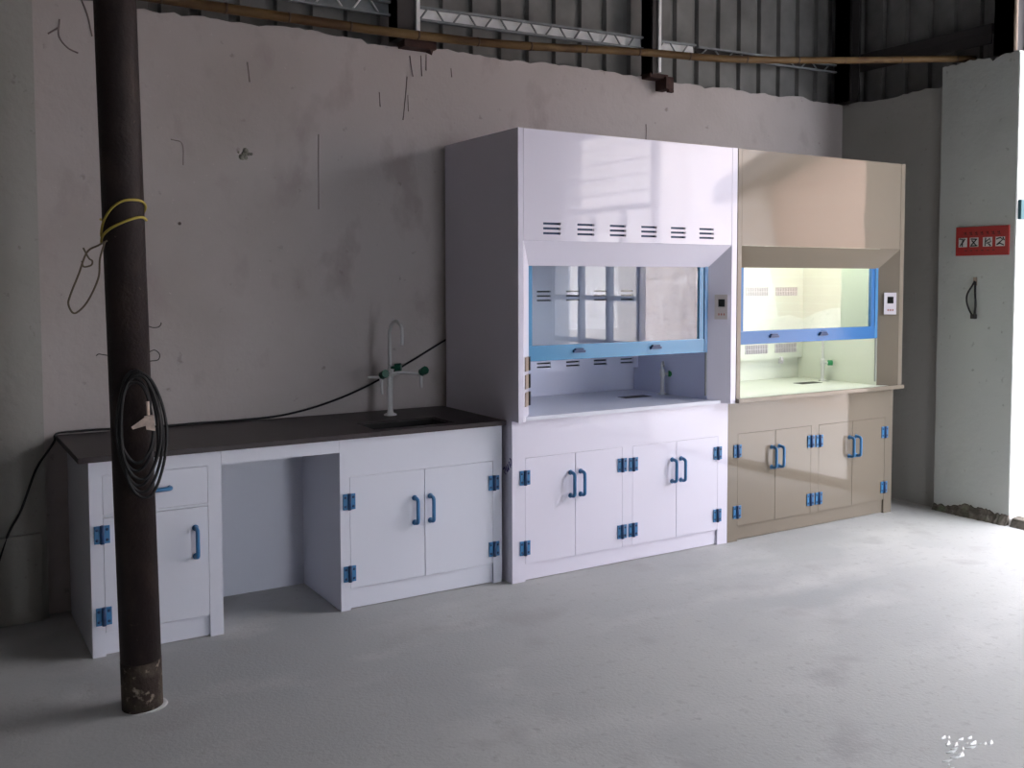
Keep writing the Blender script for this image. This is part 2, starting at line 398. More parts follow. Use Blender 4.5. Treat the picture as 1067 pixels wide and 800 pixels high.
# lattice girt, left run, right run and the dark run round the corner
def girt(x0, x1, z, h, m, label, bars, pitch=.105, barm=None, group=None, axis='x', slope=0., plate=True):
    t = thing('lattice_girt', (x0, .77, z), label, 'girt', group)
    if plate:
        mb = MB(); mb.hull([(x0, .786, z), (x1, .786, z + slope), (x0, .80, z + h), (x1, .80, z + h + slope), (x0, .792, z), (x1, .792, z + slope), (x0, .806, z + h), (x1, .806, z + h + slope)])
        mb.build('back_plate', m, t)
    mb = MB()
    for zz in (z, z + h):
        mb = MB(); mb.hull([(x0, .76, zz - .006), (x1, .76, zz - .006 + slope), (x0, .76, zz + .006), (x1, .76, zz + .006 + slope), (x0, .785, zz + .006), (x1, .785, zz + .006 + slope), (x0, .785, zz - .006), (x1, .785, zz - .006 + slope)]); mb.build('chord', barm or M['galvdim'], t)
    k = 0; x = x0 + .03
    while x + pitch * .5 < x1:
        a, c_ = (z, z + h) if k % 2 == 0 else (z + h, z)
        s0 = slope * (x - x0) / (x1 - x0)
        mb = MB(); mb.tube([(x, .775, a + s0), (x + pitch * .5, .775, c_ + s0)], .0055, 6, False); mb.build('lacing_bar', bars, t); x += pitch; k += 1
    return t
girt(-.17, 1.45, 3.045, .07, M['galv'], 'bright lattice girt running between the two steel posts with pale edges', M['galvdim'], slope=.035)
girt(1.545, 1.90, 3.082, .065, M['galv'], 'short bright lattice girt just right of the slim steel post', M['galvdim'], slope=.01)
girt(-1.2, -.32, 3.045, .07, M['galvdim'], 'dull lattice girt running left of the wider steel post', M['galv'])
girt(1.92, 3.28, 3.10, .05, M['steel'], 'dark lattice girt running towards the wall corner', M['galvdim'], pitch=.12, slope=.03)
t = thing('steel_rail', (3.42, .6, 3.17), 'dark steel rail along the right wall above the masonry', 'rail')
mb = MB(); mb.box(XR + .02, XR + .06, -.42, .64, 3.19, 3.25, .003).box(XR + .02, XR + .03, -.42, .64, 3.12, 3.19); mb.build('rail_angle', M['steel'], t)

# bamboo pole
t = thing('bamboo_pole', (-1.6, .70, 2.93), 'long orange brown bamboo pole laid along the wall top', 'pole')
BP = [(-1.75, .64, 2.925), (-1.166, .64, 2.918), (-.275, .635, 2.92), (.405, .60, 2.938), (1.243, .52, 2.985), (1.814, .38, 2.985), (2.598, .18, 3.03), (3.36, -.231, 3.052), (3.43, -.26, 3.053)]
mb = MB(); mb.tube(BP, .026, 12, True, .02); mb.build('culm', M['bamboo'], t)
Q = catmull([Vector(p_) for p_ in BP], 40); acc = 0; nxt = .2
for a, c_ in zip(Q, Q[1:]):
    acc += (c_ - a).length
    if acc > nxt:
        d = (c_ - a).normalized(); mb = MB(); mb.tube([a - d * .006, a + d * .006], .0275 - .006 * min(1, acc / 5), 12, False); mb.build('culm_node', M['node'], t); nxt = acc + random.uniform(.3, .42)

# mortar rubble at the pillar foot and the door threshold
def rubble(name, pts, label, hmax, parent=None):
    mb = MB()
    for (x, y, r) in pts:
        q = []
        for k in range(9):
            a = k * 2 * math.pi / 9; rr = r * random.uniform(.6, 1.1)
            q += [(x + rr * math.cos(a), y + rr * math.sin(a) * 1.2, 0.0), (x + rr * .5 * math.cos(a), y + rr * .5 * math.sin(a), hmax * random.uniform(.3, 1))]
        mb.hull(q)
    return tag(mb.build(name, M['rubble'], parent), label, 'rubble', kind='stuff')
def skirt(path, nrm_, label, hs):
    """ragged low fillet of mortar following a wall foot"""
    rnd = random.Random(4); mb = MB(); h = .05; prev = None; n = int((Vector(path[1]) - Vector(path[0])).length / .012)
    for i in range(n + 1):
        p_ = Vector(path[0]).lerp(Vector(path[1]), i / n); h = max(hs * .35, min(hs, h + rnd.uniform(-.011, .011))); w_ = .02 + h * .35 + rnd.uniform(-.006, .006)
        o_ = Vector(nrm_)
        ring = [mb.bm.verts.new(p_ - o_ * .004), mb.bm.verts.new(p_ - o_ * .004 + Vector((0, 0, h))), mb.bm.verts.new(p_ + o_ * .008 + Vector((0, 0, h * .9))), mb.bm.verts.new(p_ + o_ * w_ * .6 + Vector((0, 0, h * .35))), mb.bm.verts.new(p_ + o_ * w_)]
        if prev:
            for k in range(5): mb.bm.faces.new((prev[k], prev[(k + 1) % 5], ring[(k + 1) % 5], ring[k]))
        else: mb.bm.faces.new(ring)
        prev = ring
    mb.bm.faces.new(prev[::-1])
    return tag(mb.build('mortar_rubble', M['rubble']), label, 'rubble', kind='stuff')
skirt([(XP, -.105, 0), (XP, -.655, 0)], (-1, 0, 0), 'dark crumbled mortar along the foot of the whitewashed pillar', .085)
b = MB(); b.hull([(XP - .03, -.68, 0), (XP - .08, -1.4, 0), (XP + .1, -1.4, 0), (XP + .1, -.66, 0), (XP + .0, -.68, .05), (XP - .04, -1.4, .045), (XP + .1, -1.4, .045), (XP + .1, -.66, .05)])
b.hull([(XP - .08, -1.4, 0), (XP - .02, -3.1, 0), (XP + .1, -3.1, 0), (XP + .1, -1.4, 0), (XP - .04, -1.4, .045), (XP, -3.1, .03), (XP + .1, -3.1, .03), (XP + .1, -1.4, .045)])
struct(b.build('trim_4', M['rubble']), 'dark broken edge of the doorway threshold', 'threshold')

# glazed screen in the right wall (reflected in the hoods)
wy0, wy1 = -3.14, WIN_Y1
mb = MB()
for k in range(4):
    y = wy0 + (wy1 - wy0) * k / 3; mb.box(XP + .01, XP + .07, y - .03, y + .03, 0, 2.3 if k in (1, 2) else WIN_Z)
for z in (.05, .5, .95, 1.4, 1.85, 2.3, 3.07): mb.box(XP + .015, XP + .065, wy1, wy0, z - .025, z + .025)
for k in range(1, 5): mb.box(XP + .03, XP + .06, wy1, wy0, 2.3 + k * .155 - .006, 2.3 + k * .155 + .006)
wf = struct(mb.build('window_1', M['winframe']), 'grey gridded window beyond the doorway', 'window')
mb = MB(); mb.box(XP + .037, XP + .043, wy1, wy0, .05, 3.07); mb.build('pane', M['panes'], wf)

# outside: soil bank and brick building, seen reflected in the glossy hoods
bm = bmesh.new(); nx, ny = 20, 46; G = {}
for i in range(nx + 1):
    for j in range(ny + 1):
        x = 7.0 + i * .35; y = -19 + j * .5
        h = (5.2 if y < -6.4 else 2.2) * (1 - math.exp(-max(0, x - 7.2) * .9)) + .28 * math.sin(x * 2.1 + y * 1.3) * (x > 7.4) + .22 * math.sin(y * 2.7 + x) * (x > 7.4)
        h *= min(1, max(0, (2 - y) / 3)); G[i, j] = bm.verts.new((x, y, -.05 + max(0, h) + random.uniform(0, .06)))
for i in range(nx):
    for j in range(ny): bm.faces.new((G[i, j], G[i + 1, j], G[i + 1, j + 1], G[i, j + 1])).smooth = True
mb = MB(); mb.bm.free(); mb.bm = bm
struct(mb.build('soil_bank', M['soil']), 'pale earth bank outside the doorway', 'bank')
t = thing('brick_building', (9.5, -3, 0), 'low brick building outside the doorway', 'building')
mb = MB(); mb.hull([(8.2, -6.6, -.1), (12, -6.6, -.1), (8.2, .2, -.1), (12, .2, -.1), (8.2, -6.6, 2.9), (12, -6.6, 2.9), (8.2, .2, 2.9), (12, .2, 2.9), (8.2, -3.2, 4.1), (12, -3.2, 4.1)]); mb.build('wall', M['brick'], t)
mb = MB(); mb.hull([(7.8, y, z) for y, z in ((-7.2, 2.75), (-3.2, 4.15), (-3.2, 4.5), (-7.2, 3.05))] + [(12.4, y, z) for y, z in ((-7.2, 2.75), (-3.2, 4.15), (-3.2, 4.5), (-7.2, 3.05))]); mb.hull([(7.8, y, z) for y, z in ((.8, 2.75), (-3.2, 4.15), (-3.2, 4.5), (.8, 3.05))] + [(12.4, y, z) for y, z in ((.8, 2.75), (-3.2, 4.15), (-3.2, 4.5), (.8, 3.05))]); mb.build('roof', M['tile'], t)

# ------------------------------------------------------------------ cabinet fittings
def hinge(x, z, yf, parent, wid=.062, hh=.076):
    mb = MB(); mb.box(x - wid / 2, x + .0, yf - .007, yf, z - hh / 2, z + hh / 2, .0015)
    mb.box(x - .0005, x + wid / 2, yf - .007, yf, z - hh / 2, z + hh / 2, .0015)
    h = mb.build('hinge', M['blue'], parent)
    mb = MB(); mb.tube([(x, yf - .009, z - hh / 2 - .001), (x, yf - .009, z + hh / 2 + .001)], .009, 10, False)
    for sx_ in (-1, 1):
        for dz in (-.022, .022): mb.lathe(x + sx_ * .020, yf - .006, [(.0065, -.001), (.0065, .0025), (.003, .003)], 8, 'y', z + dz)
    o = mb.build('hinge_pin', M['navy'], parent); return h
def handle(x, z0, z1, yf, parent):
    r = .0095; d = .042
    mb = MB(); mb.tube([(x, yf, z0), (x, yf - d * .55, z0), (x, yf - d * .93, z0 + .007), (x, yf - d, z0 + .022), (x, yf - d, (z0 + z1) / 2), (x, yf - d, z1 - .022), (x, yf - d * .93, z1 - .007), (x, yf - d * .55, z1), (x, yf, z1)], r, 10)
    for z in (z0, z1): mb.lathe(x, yf, [(.014, -.001), (.014, .004), (.010, .006)], 12, 'y', z)
    return mb.build('handle', M['blue'], parent)
def door(x0, x1, z0, z1, yf, t, m, hingeside, hx, hz, handle_x, hz0, hz1):
    mb = MB(); mb.box(x0 + .0015, x1 - .0015, yf, yf + .018, z0 + .0015, z1 - .0015, .001)
    d = mb.build('door', m, t)
    for z in hz: hinge(hx, z, yf, d)
    if handle_x is not None: handle(handle_x, hz0, hz1, yf, d)
    return d

def base_cabinet(x0, x1, yf, yb, ztop, m, label, name='base_cabinet'):
    """double base cabinet with two pairs of doors"""
    t = thing(name, ((x0 + x1) / 2, (yf + yb) / 2, 0), label, 'cabinet')
    W = x1 - x0; zb, zt = .092, .655
    L0, L1, R0, R1 = x0 + .08, x0 + .715, x0 + .785, x1 - .078
    mb = MB()
    mb.box(x0, x0 + .02, yf, yb, 0, ztop).box(x1 - .02, x1, yf, yb, 0, ztop)
    mb.box(x0 + .02, L0, yf, yf + .02, 0, ztop).box(R1, x1 - .02, yf, yf + .02, 0, ztop)
    mb.box(L0, R1, yf, yf + .02, zt, ztop).box(L1, R0, yf, yf + .02, zb, zt)
    mb.box(x0 + .02, x1 - .02, yb - .015, yb, 0, ztop).box(x0 + .02, x1 - .02, yf + .03, yb - .015, .08, .092).box(x0 + .02, x1 - .02, yf + .02, yb - .015, ztop - .02, ztop)
    mb.build('carcass', m, t)
    mb = MB(); mb.box(L0, R1, yf + .014, yf + .03, .004, zb - .002); mb.build('kickboard', m, t)
    for (a, c_) in ((L0, L1), (R0, R1)):
        mid = (a + c_) / 2
        door(a, mid, zb, zt, yf, t, m, -1, a - .004 if a == L0 else a + .004, (.18, .552), mid - .033, .425, .55)
        door(mid, c_, zb, zt, yf, t, m, 1, c_ - .004, (.18, .555), mid + .033, .425, .55)
    return t

cabw = base_cabinet(0, 1.503, 0, .745, .853, M['white'], 'white base cabinet with four doors under the white fume hood')
# purple marker scribble on its left side
mb = MB()
for s_ in ([(.088, .590), (.078, .602), (.068, .592), (.074, .575), (.060, .568)], [(.058, .612), (.054, .592), (.044, .586), (.038, .610)], [(.046, .624), (.028, .596)], [(.030, .640), (.012, .610)], [(.022, .658), (.006, .648), (.006, .622)]):
    mb.tube([(-.0008, y, z) for y, z in s_], .0032, 5)
mb.build('marker_scribble', M['purple'], cabw)
cabb = base_cabinet(1.505, 3.012, 0, .745, .853, M['beige'], 'beige base cabinet with four doors under the beige fume hood')

# ------------------------------------------------------------------ fume hoods
def fume_hood(x0, W, m, mi, label, vents, lip, panel_m, sash_dz, slots, wt, sm):
    yf, zb, zt = -.065, .853, 2.35
    t = thing('fume_hood', (x0 + W / 2, .34, zb), label, 'fume hood')
    xl, xr = x0 + .03, x0 + W - .042; il, ir = x0 + .12, x0 + W - .137; yi = .03; zl, zi = 1.785, 1.657
    x1 = x0 + W
    mb = MB()
    mb.box(x0, xl, yf, .745, zb, zt).box(xr + .002, x1, yf, .745, zb, zt)
    mb.box(xl, xr, yf + .02, .745, zt - .02, zt).box(xl, xr, .745, .757, zb, zt)
    mb.build('cabinet_shell', m, t)
    vx = [.15, .363, .575, .788, .998, 1.208]
    holes = []
    if vents:
        for a in vx:
            for zc in (1.873, 1.848, 1.823): holes.append((x0 + a, x0 + a + .108, zc - .0055, zc + .0055))
    mb = MB(); mb.holed(xl + .0015, xr - .0005, zl, zt - .001, yf, yf + .015, holes); mb.build('fascia', m, t)
    if vents:
        mb = MB(); mb.box(xl + .05, xr - .05, yf + .022, yf + .028, 1.80, 1.90); mb.build('vent_shade_sheet', M['navy'], t)  # added dark sheet paints the shade behind the fascia slots
    mb = MB()
    mb.hull([(xl, yf, zl - .001), (xr, yf, zl - .001), (il, yi, zi), (ir, yi, zi), (xl, yi, zl - .001), (xr, yi, zl - .001)])
    mb.build('lintel', m, t)
    for (xo, xi, xb) in ((xl, il, xl), (xr, ir, xr + .002)):
        mb = MB(); mb.hull([(xo, yf, zb), (xi, yi, zb), (xb, yi, zb), (xo, yf, zl - .001), (xi, yi, zi), (xb, yi, zl - .001)]); mb.build('splayed_jamb', m, t)
    # lining
    mb = MB(); ya, yb = .05, .745
    mb.box(il - .015, il, yi, yb, zb + .02, 2.0).box(ir, ir + .015, yi, yb, zb + .02, 2.0)
    mb.box(il, ir, yi + .03, .70, 1.98, 2.0)
    mb.box(il, ir, .733, .745, zb + .02, 1.05); mb.build('lining', mi, t)
    # baffle
    holes = []
    if slots == 'slot':
        for a in vx:
            for zc in (1.513, 1.486, 1.459, 1.098, 1.076, 1.054): holes.append((x0 + a + .012, x0 + a + .112, zc - .005, zc + .005))
        holes = [h for h in holes if h[1] < ir - .01]
    else:
        for a in (.20, .50, .80, 1.09):
            holes += [(x0 + a, x0 + a + .22, 1.062, 1.125), (x0 + a, x0 + a + .22, 1.470, 1.530)]
    mb = MB(); mb.holed(il, ir, 1.02, 1.98, .690, .702, holes); mb.box(il, ir, .702, .732, 1.02, 1.032); ba = mb.build('baffle', mi, t)
    mb = MB(); mb.box(il, ir, .722, .73, 1.04, 1.56); mb.build('plenum_shade_sheet', M['slot'] if slots == 'slot' else M['grille'], t)  # added sheet, its tone stands in for shade behind the baffle openings
    if slots != 'slot':
        for h in holes:
            mb = MB(); mb.box(h[0], h[1], .6895, .70, (h[2] + h[3]) / 2 - .002, (h[2] + h[3]) / 2 + .002); n = 14
            for k in range(n):
                xx = h[0] + (h[1] - h[0]) * (k + .5) / n; mb.box(xx - .0035, xx + .0035, .688, .70, h[2], h[3])
            mb.build('baffle_grille', M['panelw'], ba)
    # worktop with cup sink hole
    xs0, xs1, ys0, ys1 = x0 + 1.0, x0 + 1.2, .345, .43
    z0w, z1w = zb, zb + .02
    xa, xb_ = (xl - .002, xr + .004)
    mb = MB(); yw = -.025
    mb.box(xa, xs0, yw, .745, z0w, z1w, .0008).box(xs1, xb_, yw, .745, z0w, z1w, .0008).box(xs0, xs1, yw, ys0, z0w, z1w).box(xs0, xs1, ys1, .745, z0w, z1w)
    if lip:
        lb = MB(); lb.box(x0 - .0, x1, -.088, -.0655, .8535, .880, .003); lb.build('front_lip', m, t)
    mb.build('worktop', wt, t)
    mb = MB(); mb.box(xs0 + .001, xs1 - .001, ys0 + .001, ys1 - .001, z0w - .0, z1w + .0015); mb.build('cup_sink', M['sink'], t)
    # sash
    zs = 1.155 + sash_dz
    s = MB(); y0, y1 = .034, .058
    s.box(il, ir, y0 - .004, y1, zs, zs + .082, .003)
    s.box(il + .001, il + .026, y0, y1, zs + .08, 1.73, .002).box(ir - .062, ir - .028, y0, y1, zs + .08, 1.73, .002)
    s.box(il, ir, y0, y1, 1.70, 1.74)
    sash = s.build('sash', sm, t)
    s = MB(); s.box(il + .02, ir - .05, .043, .048, zs + .07, 1.71); s.build('glass_pane', M['glass'], sash)
    for a in (.40, .93) if slots == 'slot' else (.36, .80):
        s = MB(); s.box(x0 + a, x0 + a + .075, y0 - .020, y0 - .003, zs + .036, zs + .050, .003).box(x0 + a + .01, x0 + a + .065, y0 - .018, y0 - .003, zs + .048, zs + .06, .003); s.build('finger_pull', M['navy'], sash)
    s = MB(); s.box(ir - .028, ir - .001, .028, .062, zs + .003, 1.74, .003); s.build('sash_guide', M['blue'], t)
    s = MB(); s.box(ir - .007, ir - .001, .034, .046, zb + .045, zs); s.build('guide_rail', M['grille'], t)
    # controller on the right splay
    e = Vector((ir - xr, yi - yf, 0)).normalized(); nrm = Vector((-e.y, e.x, 0)) 
    if nrm.y > 0: nrm = -nrm
    def onsplay(mb_, u0, u1, z0, z1, h0, h1, o0=Vector((xr, yf, 0))):
        P = []
        for u in (u0, u1):
            for z in (z0, z1):
                for h in (h0, h1):
                    q = o0 + e * u + nrm * h; P.append((q.x, q.y, z))
        mb_.hull(P)
    s = MB(); onsplay(s, .022, .095, 1.352, 1.497, -.001, .012); cp = s.build('control_panel', panel_m, t)
    s = MB(); onsplay(s, .036, .074, 1.425, 1.470, .012, .0135); s.build('display', M['screen'], cp)
    s = MB()
    for k in range(3): onsplay(s, .036 + k * .015, .044 + k * .015, 1.375, 1.387, .012, .015)
    s.build('button', M['button'], cp)
    s = MB(); onsplay(s, .018, .022, 1.352, 1.497, -.001, .013); s.build('panel_edge', M['panelw'], cp)
    # power sockets on the left splay
    if slots == 'slot':
        e = Vector((il - xl, yi - yf, 0)).normalized(); nrm = Vector((e.y, -e.x, 0)); o0 = Vector((xl, yf, 0))
        for zc in (.965, 1.057, 1.148):
            s = MB(); onsplay(s, .035, .10, zc - .036, zc + .036, -.001, .006, o0); so = s.build('power_socket', M['socket'], t)
            s = MB(); onsplay(s, .10, .128, zc - .036, zc + .036, -.001, .012, o0); s.build('socket_face', M['screen'], so)
    return t

hw = fume_hood(0, 1.5, M['white'], M['white_in'], 'white fume hood with slotted fascia and half raised blue sash', True, False, M['panel'], 0, 'slot', M['bench'], M['sashblue'])
hb = fume_hood(1.507, 1.507, M['beige'], M['beige_in'], 'beige fume hood with plain fascia, lit from inside', False, True, M['panelw'], .035, 'grille', M['beige_in'], M['sashdeep'])
hb_x = 1.507
# the tube lamp inside the beige hood
t = hb
mb = MB(); mb.tube([(1.74, .14, 1.945), (2.82, .14, 1.945)], .016, 12, False); lt = mb.build('lamp_tube', M['lamp'], t)

mb = MB(); mb.box(1.68, 2.86, .09, .19, 1.962, 1.979, .003); mb.build('lamp_holder', M['panelw'], t)
mb = MB(); mb.lathe(2.655, .692, [(.011, .0), (.011, .02), (.008, .026)], 10, 'y', 1.005); mb.box(2.645, 2.665, .675, .70, .985, 1.03); mb.build('baffle_knob', M['panelw'], t)

def small_tap(x, y, z0, label, hgt, knob, side):
    t = thing('lab_tap', (x, y, z0), label, 'tap', None)
    mb = MB(); mb.lathe(x, y, [(.026, z0), (.026, z0 + .006), (.015, z0 + .012), (.012, z0 + .03), (.012, z0 + .11), (.016, z0 + .115), (.016, z0 + .15), (.010, z0 + .16)], 16); mb.build('tap_body', M['tap'], t)
    mb = MB(); mb.tube([(x, y, z0 + .15), (x, y, z0 + hgt * .7), (x - .002, y, z0 + hgt * .93), (x - .012, y - .02, z0 + hgt), (x - .035, y - .05, z0 + hgt * .985), (x - .045, y - .065, z0 + hgt * .9)], .0085, 10); mb.build('spout', M['tap'], t)
    kz = z0 + .128
    mb = MB(); mb.tube([(x, y, kz), (x + .035 * side, y - .02, kz)], .008, 8, False); mb.build('valve_stem', M['tap'], t)
    mb = MB()
    c = Vector((x + .045 * side, y - .028, kz)); d = Vector((side * .8, -.6, 0)).normalized()
    mb.tube([c - d * .016, c - d * .012, c + d * .008, c + d * .016], .02, 7, False); mb.build('knob', knob, t)
    return t
small_tap(1.325, .40, .873, 'white tap with green knob inside the white fume hood', .20, M['green2'], 1)
small_tap(hb_x + 1.285, .425, .873, 'white tap with green knob inside the lit beige fume hood', .37, M['green2'], 1)

# ------------------------------------------------------------------ sink bench
YB = .069; YW = D - .004
def side_box(mb, x0, x1, z1): mb.box(x0, x1, YB, YW - .03, 0, z1)
# left cabinet: one drawer above one door
t = thing('bench_cabinet', (-1.73, .4, 0), 'narrow white bench cabinet with one drawer and one door behind the pipe', 'cabinet')
mb = MB(); X0, X1, zt = -2.003, -1.463, .828
mb.box(X0, X0 + .018, YB, YW - .03, 0, zt).box(X1 - .018, X1, YB, YW - .03, 0, zt)
mb.box(X0 + .018, -1.952, YB, YB + .02, 0, zt).box(-1.521, X1 - .018, YB, YB + .02, 0, zt)
mb.box(-1.952, -1.521, YB, YB + .02, .767, zt).box(-1.952, -1.521, YB + .001, YB + .02, .590, .600)
mb.box(X0 + .018, X1 - .018, YW - .045, YW - .03, 0, zt).box(X0 + .018, X1 - .018, YB + .03, YW - .045, .085, .097)
mb.build('carcass', M['bench'], t)
mb = MB(); mb.box(-1.952, -1.521, YB + .013, YB + .028, .004, .095); mb.build('kickboard', M['bench'], t)
mb = MB(); mb.box(-1.9505, -1.5225, YB, YB + .018, .6015, .7655, .001).box(-1.94, -1.535, YB + .018, .55, .62, .74); dr = mb.build('drawer', M['bench'], t)
mb = MB(); mb.tube([(-1.79, YB, .690), (-1.79, YB - .028, .690), (-1.775, YB - .04, .690), (-1.70, YB - .04, .690), (-1.683, YB - .028, .690), (-1.683, YB, .690)], .009, 10); mb.build('handle', M['blue'], dr)
door(-1.952, -1.521, .098, .589, YB, t, M['bench'], -1, -1.957, (.173, .52), -1.578, .372, .498)

# right cabinet with doors under the sink
t = thing('bench_cabinet', (-.465, .4, 0), 'wide white bench cabinet with two doors under the black sink', 'cabinet')
mb = MB(); X0, X1 = -.910, -.022
mb.box(X0, X0 + .018, YB, YW - .03, 0, zt).box(X1 - .018, X1, YB, YW - .03, 0, zt)
mb.box(X0 + .018, -.862, YB, YB + .02, 0, zt).box(-.074, X1 - .018, YB, YB + .02, 0, zt).box(-.862, -.074, YB, YB + .02, .645, zt)
mb.box(X0 + .018, X1 - .018, YW - .045, YW - .03, 0, zt).box(X0 + .018, X1 - .018, YB + .03, YW - .045, .09, .102)
mb.build('carcass', M['bench'], t)
mb = MB(); mb.box(-.862, -.074, YB + .013, YB + .028, .004, .1); mb.build('kickboard', M['bench'], t)
door(-.862, -.467, .103, .645, YB, t, M['bench'], -1, -.866, (.178, .527), -.523, .382, .505)
door(-.467, -.074, .103, .645, YB, t, M['bench'], 1, -.071, (.182, .530), -.437, .382, .505)
# knee space panels
t = thing('knee_space_panel', (-1.187, .6, 0), 'white back panel and top rail of the open knee space', 'panel')
mb = MB(); mb.box(-1.462, -.911, .600, .615, .0, .826); mb.build('back_panel', M['bench'], t)
mb = MB(); mb.box(-1.462, -.911, YB, YB + .018, .766, .8275); mb.build('top_rail', M['bench'], t)

# continuous worktop with sink
t = thing('worktop', (-1.0, .4, .828), 'long black worktop with inset sink over the white bench', 'worktop')
sx0, sx1, sy0, sy1 = -.708, -.262, .128, .375
mb = MB(); z0, z1 = .8285, .853; y0, y1 = .049, YW
mb.box(-2.044, sx0, y0, y1, z0, z1, .002).box(sx1, -.006, y0, y1, z0, z1, .002).box(sx0, sx1, y0, sy0, z0, z1).box(sx0, sx1, sy1, y1, z0, z1)
mb.build('top_slab', M['top'], t)
mb = MB(); bt = .012; zsb = .60
mb.box(sx0, sx1, sy0, sy0 + bt, zsb, .846).box(sx0, sx1, sy1 - bt, sy1, zsb, .846).box(sx0, sx0 + bt, sy0, sy1, zsb, .846).box(sx1 - bt, sx1, sy0, sy1, zsb, .846).box(sx0, sx1, sy0, sy1, zsb, zsb + bt)
mb.lathe(-.485, .25, [(.03, zsb + bt), (.03, zsb + bt + .004), (.012, zsb + bt + .005)], 16); mb.build('sink', M['sink'], t)

# triple outlet lab tap
tx, ty, tz = -.43, .565, .853
t = thing('triple_lab_tap', (tx, ty, tz), 'tall pale gooseneck lab tap with three green knobs behind the black sink', 'tap')
mb = MB(); mb.lathe(tx, ty, [(.034, tz), (.034, tz + .006), (.018, tz + .014), (.0145, tz + .03), (.0145, tz + .20), (.019, tz + .205), (.019, tz + .245), (.013, tz + .25), (.013, tz + .27)], 18); mb.build('column', M['tap'], t)
mb = MB(); mb.tube([(tx, ty, tz + .26), (tx, ty, tz + .40), (tx, ty, tz + .45), (tx + .004, ty - .022, tz + .495), (tx + .01, ty - .062, tz + .512), (tx + .016, ty - .102, tz + .495), (tx + .018, ty - .118, tz + .46), (tx + .018, ty - .12, tz + .385)], .0095, 10); mb.build('gooseneck', M['tap'], t)
mb = MB(); mb.tube([(tx, ty, tz + .226), (tx + .06, ty - .02, tz + .230), (tx + .13, ty - .045, tz + .224), (tx + .155, ty - .055, tz + .218)], .008, 8)
mb.tube([(tx + .06, ty + .01, tz + .224), (tx - .03, ty - .05, tz + .220), (tx - .078, ty - .06, tz + .216), (tx - .15, ty - .05, tz + .216)], .007, 8); mb.build('cross_arm', M['tap'], t)
for (ox, oy, oz, drop) in ((-.078, -.065, .224, .10), (.155, -.06, .230, .085)):
    mb = MB(); mb.tube([(tx + ox, ty + oy, tz + oz), (tx + ox, ty + oy, tz + oz - .05), (tx + ox + .002, ty + oy - .003, tz + oz - drop)], .0105, 10, True, .006); mb.build('nozzle', M['tap'], t)
    mb = MB(); mb.tube([(tx + ox, ty + oy - .006, tz + oz), (tx + ox + .003, ty + oy - .014, tz + oz + .004), (tx + ox + .006, ty + oy - .034, tz + oz + .012), (tx + ox + .007, ty + oy - .042, tz + oz + .014)], .0225, 8, False); mb.build('knob', M['green'], t)
mb = MB(); c = Vector((tx + .022, ty - .045, tz + .262)); d = Vector((.8, -.6, .1)).normalized()
mb.tube([Vector((tx, ty, tz + .258)), c], .008, 8, False); mb.tube([c - d * .012, c - d * .008, c + d * .016, c + d * .022], .021, 8, False); mb.build('knob', M['green'], t)

# cable along the wall
mb = MB()
CB = [(-2.36, .69, .02), (-2.33, .695, .2), (-2.262, .70, .422), (-2.205, .70, .531), (-2.142, .705, .703), (-2.082, .72, .795), (-2.056, .735, .832), (-2.046, .745, .862), (-1.975, .755, .866), (-1.86, .765, .866), (-1.7, .766, .862), (-1.541, .766, .859), (-1.378, .766, .861), (-1.184, .766, .860), (-.93, .766, .872), (-.663, .766, .931), (-.38, .766, 1.04), (.0, .767, 1.232), (.1, .768, 1.28)]
mb.tube(CB, .0055, 8); tag(mb.build('power_cable', M['black']), 'thin black cable running from floor over the worktop and up the wall', 'cable')

# ------------------------------------------------------------------ pipe post and what hangs on it
PB = Vector((-1.918, -.53, 0)); PT = Vector((-1.918 - .015 * ZR, -.53, ZR)); PR = .0715
pc = lambda z: PB.lerp(PT, z / ZR)
t = thing('pipe_post', tuple(PB), 'dark brown rusty steel pipe post in front of the bench', 'post')
mb = MB(); mb.tube([pc(.18), pc(ZR)], PR, 40, False); mb.build('pipe_shaft', M['pole'], t)
mb = MB(); mb.tube([pc(.0), pc(.06), pc(.12), pc(.1805)], PR + .0008, 40, False); mb.build('flaking_foot', M['polefoot'], t)['label'] = 'flaking mortar spattered foot'
mb = MB(); mb.lathe(PB.x + .01, PB.y, [(PR + .007, 0), (PR + .005, .003), (PR - .005, .006)], 26); mb.build('mortar_collar', M['floor'], t)

def around(z, a, r): c_ = pc(z); return (c_.x + r * math.cos(a), c_.y + r * math.sin(a), z)
cv = math.atan2(-4.3631 + .53, -2.5954 + 1.918)       # direction of the viewer seen from the post
t = thing('yellow_cord', around(1.75, cv, PR), 'yellow cord wound twice round the pipe post with a loop hanging left', 'cord')
w1 = []
zz = [(-115, 1.725), (-90, 1.745), (-60, 1.79), (-30, 1.835), (0, 1.862), (35, 1.868), (65, 1.862), (90, 1.845), (130, 1.82), (180, 1.80), (235, 1.80), (270, 1.80)]
zz2 = [(90, 1.80), (60, 1.808), (30, 1.803), (0, 1.788), (-35, 1.765), (-65, 1.742), (-90, 1.725), (-100, 1.715)]
A = lambda d: cv + math.radians(d)
mb = MB(); mb.tube([around(z, A(d), PR + .004) for d, z in zz], .0045, 7)
mb.tube([around(z, A(d), PR + .004) for d, z in [(-225, 1.80), (-260, 1.805)] + [(d, z) for d, z in zz2]], .0048, 7); mb.build('winding', M['yellow'], t)
lp = [(-2.012, 1.722), (-2.04, 1.705), (-2.078, 1.68), (-2.106, 1.605), (-2.135, 1.53), (-2.141, 1.497), (-2.122, 1.468), (-2.082, 1.506), (-2.044, 1.589), (-2.037, 1.656), (-2.02, 1.716)]
mb = MB(); mb.tube([(x, -.60, z) for x, z in lp], .0034, 7)
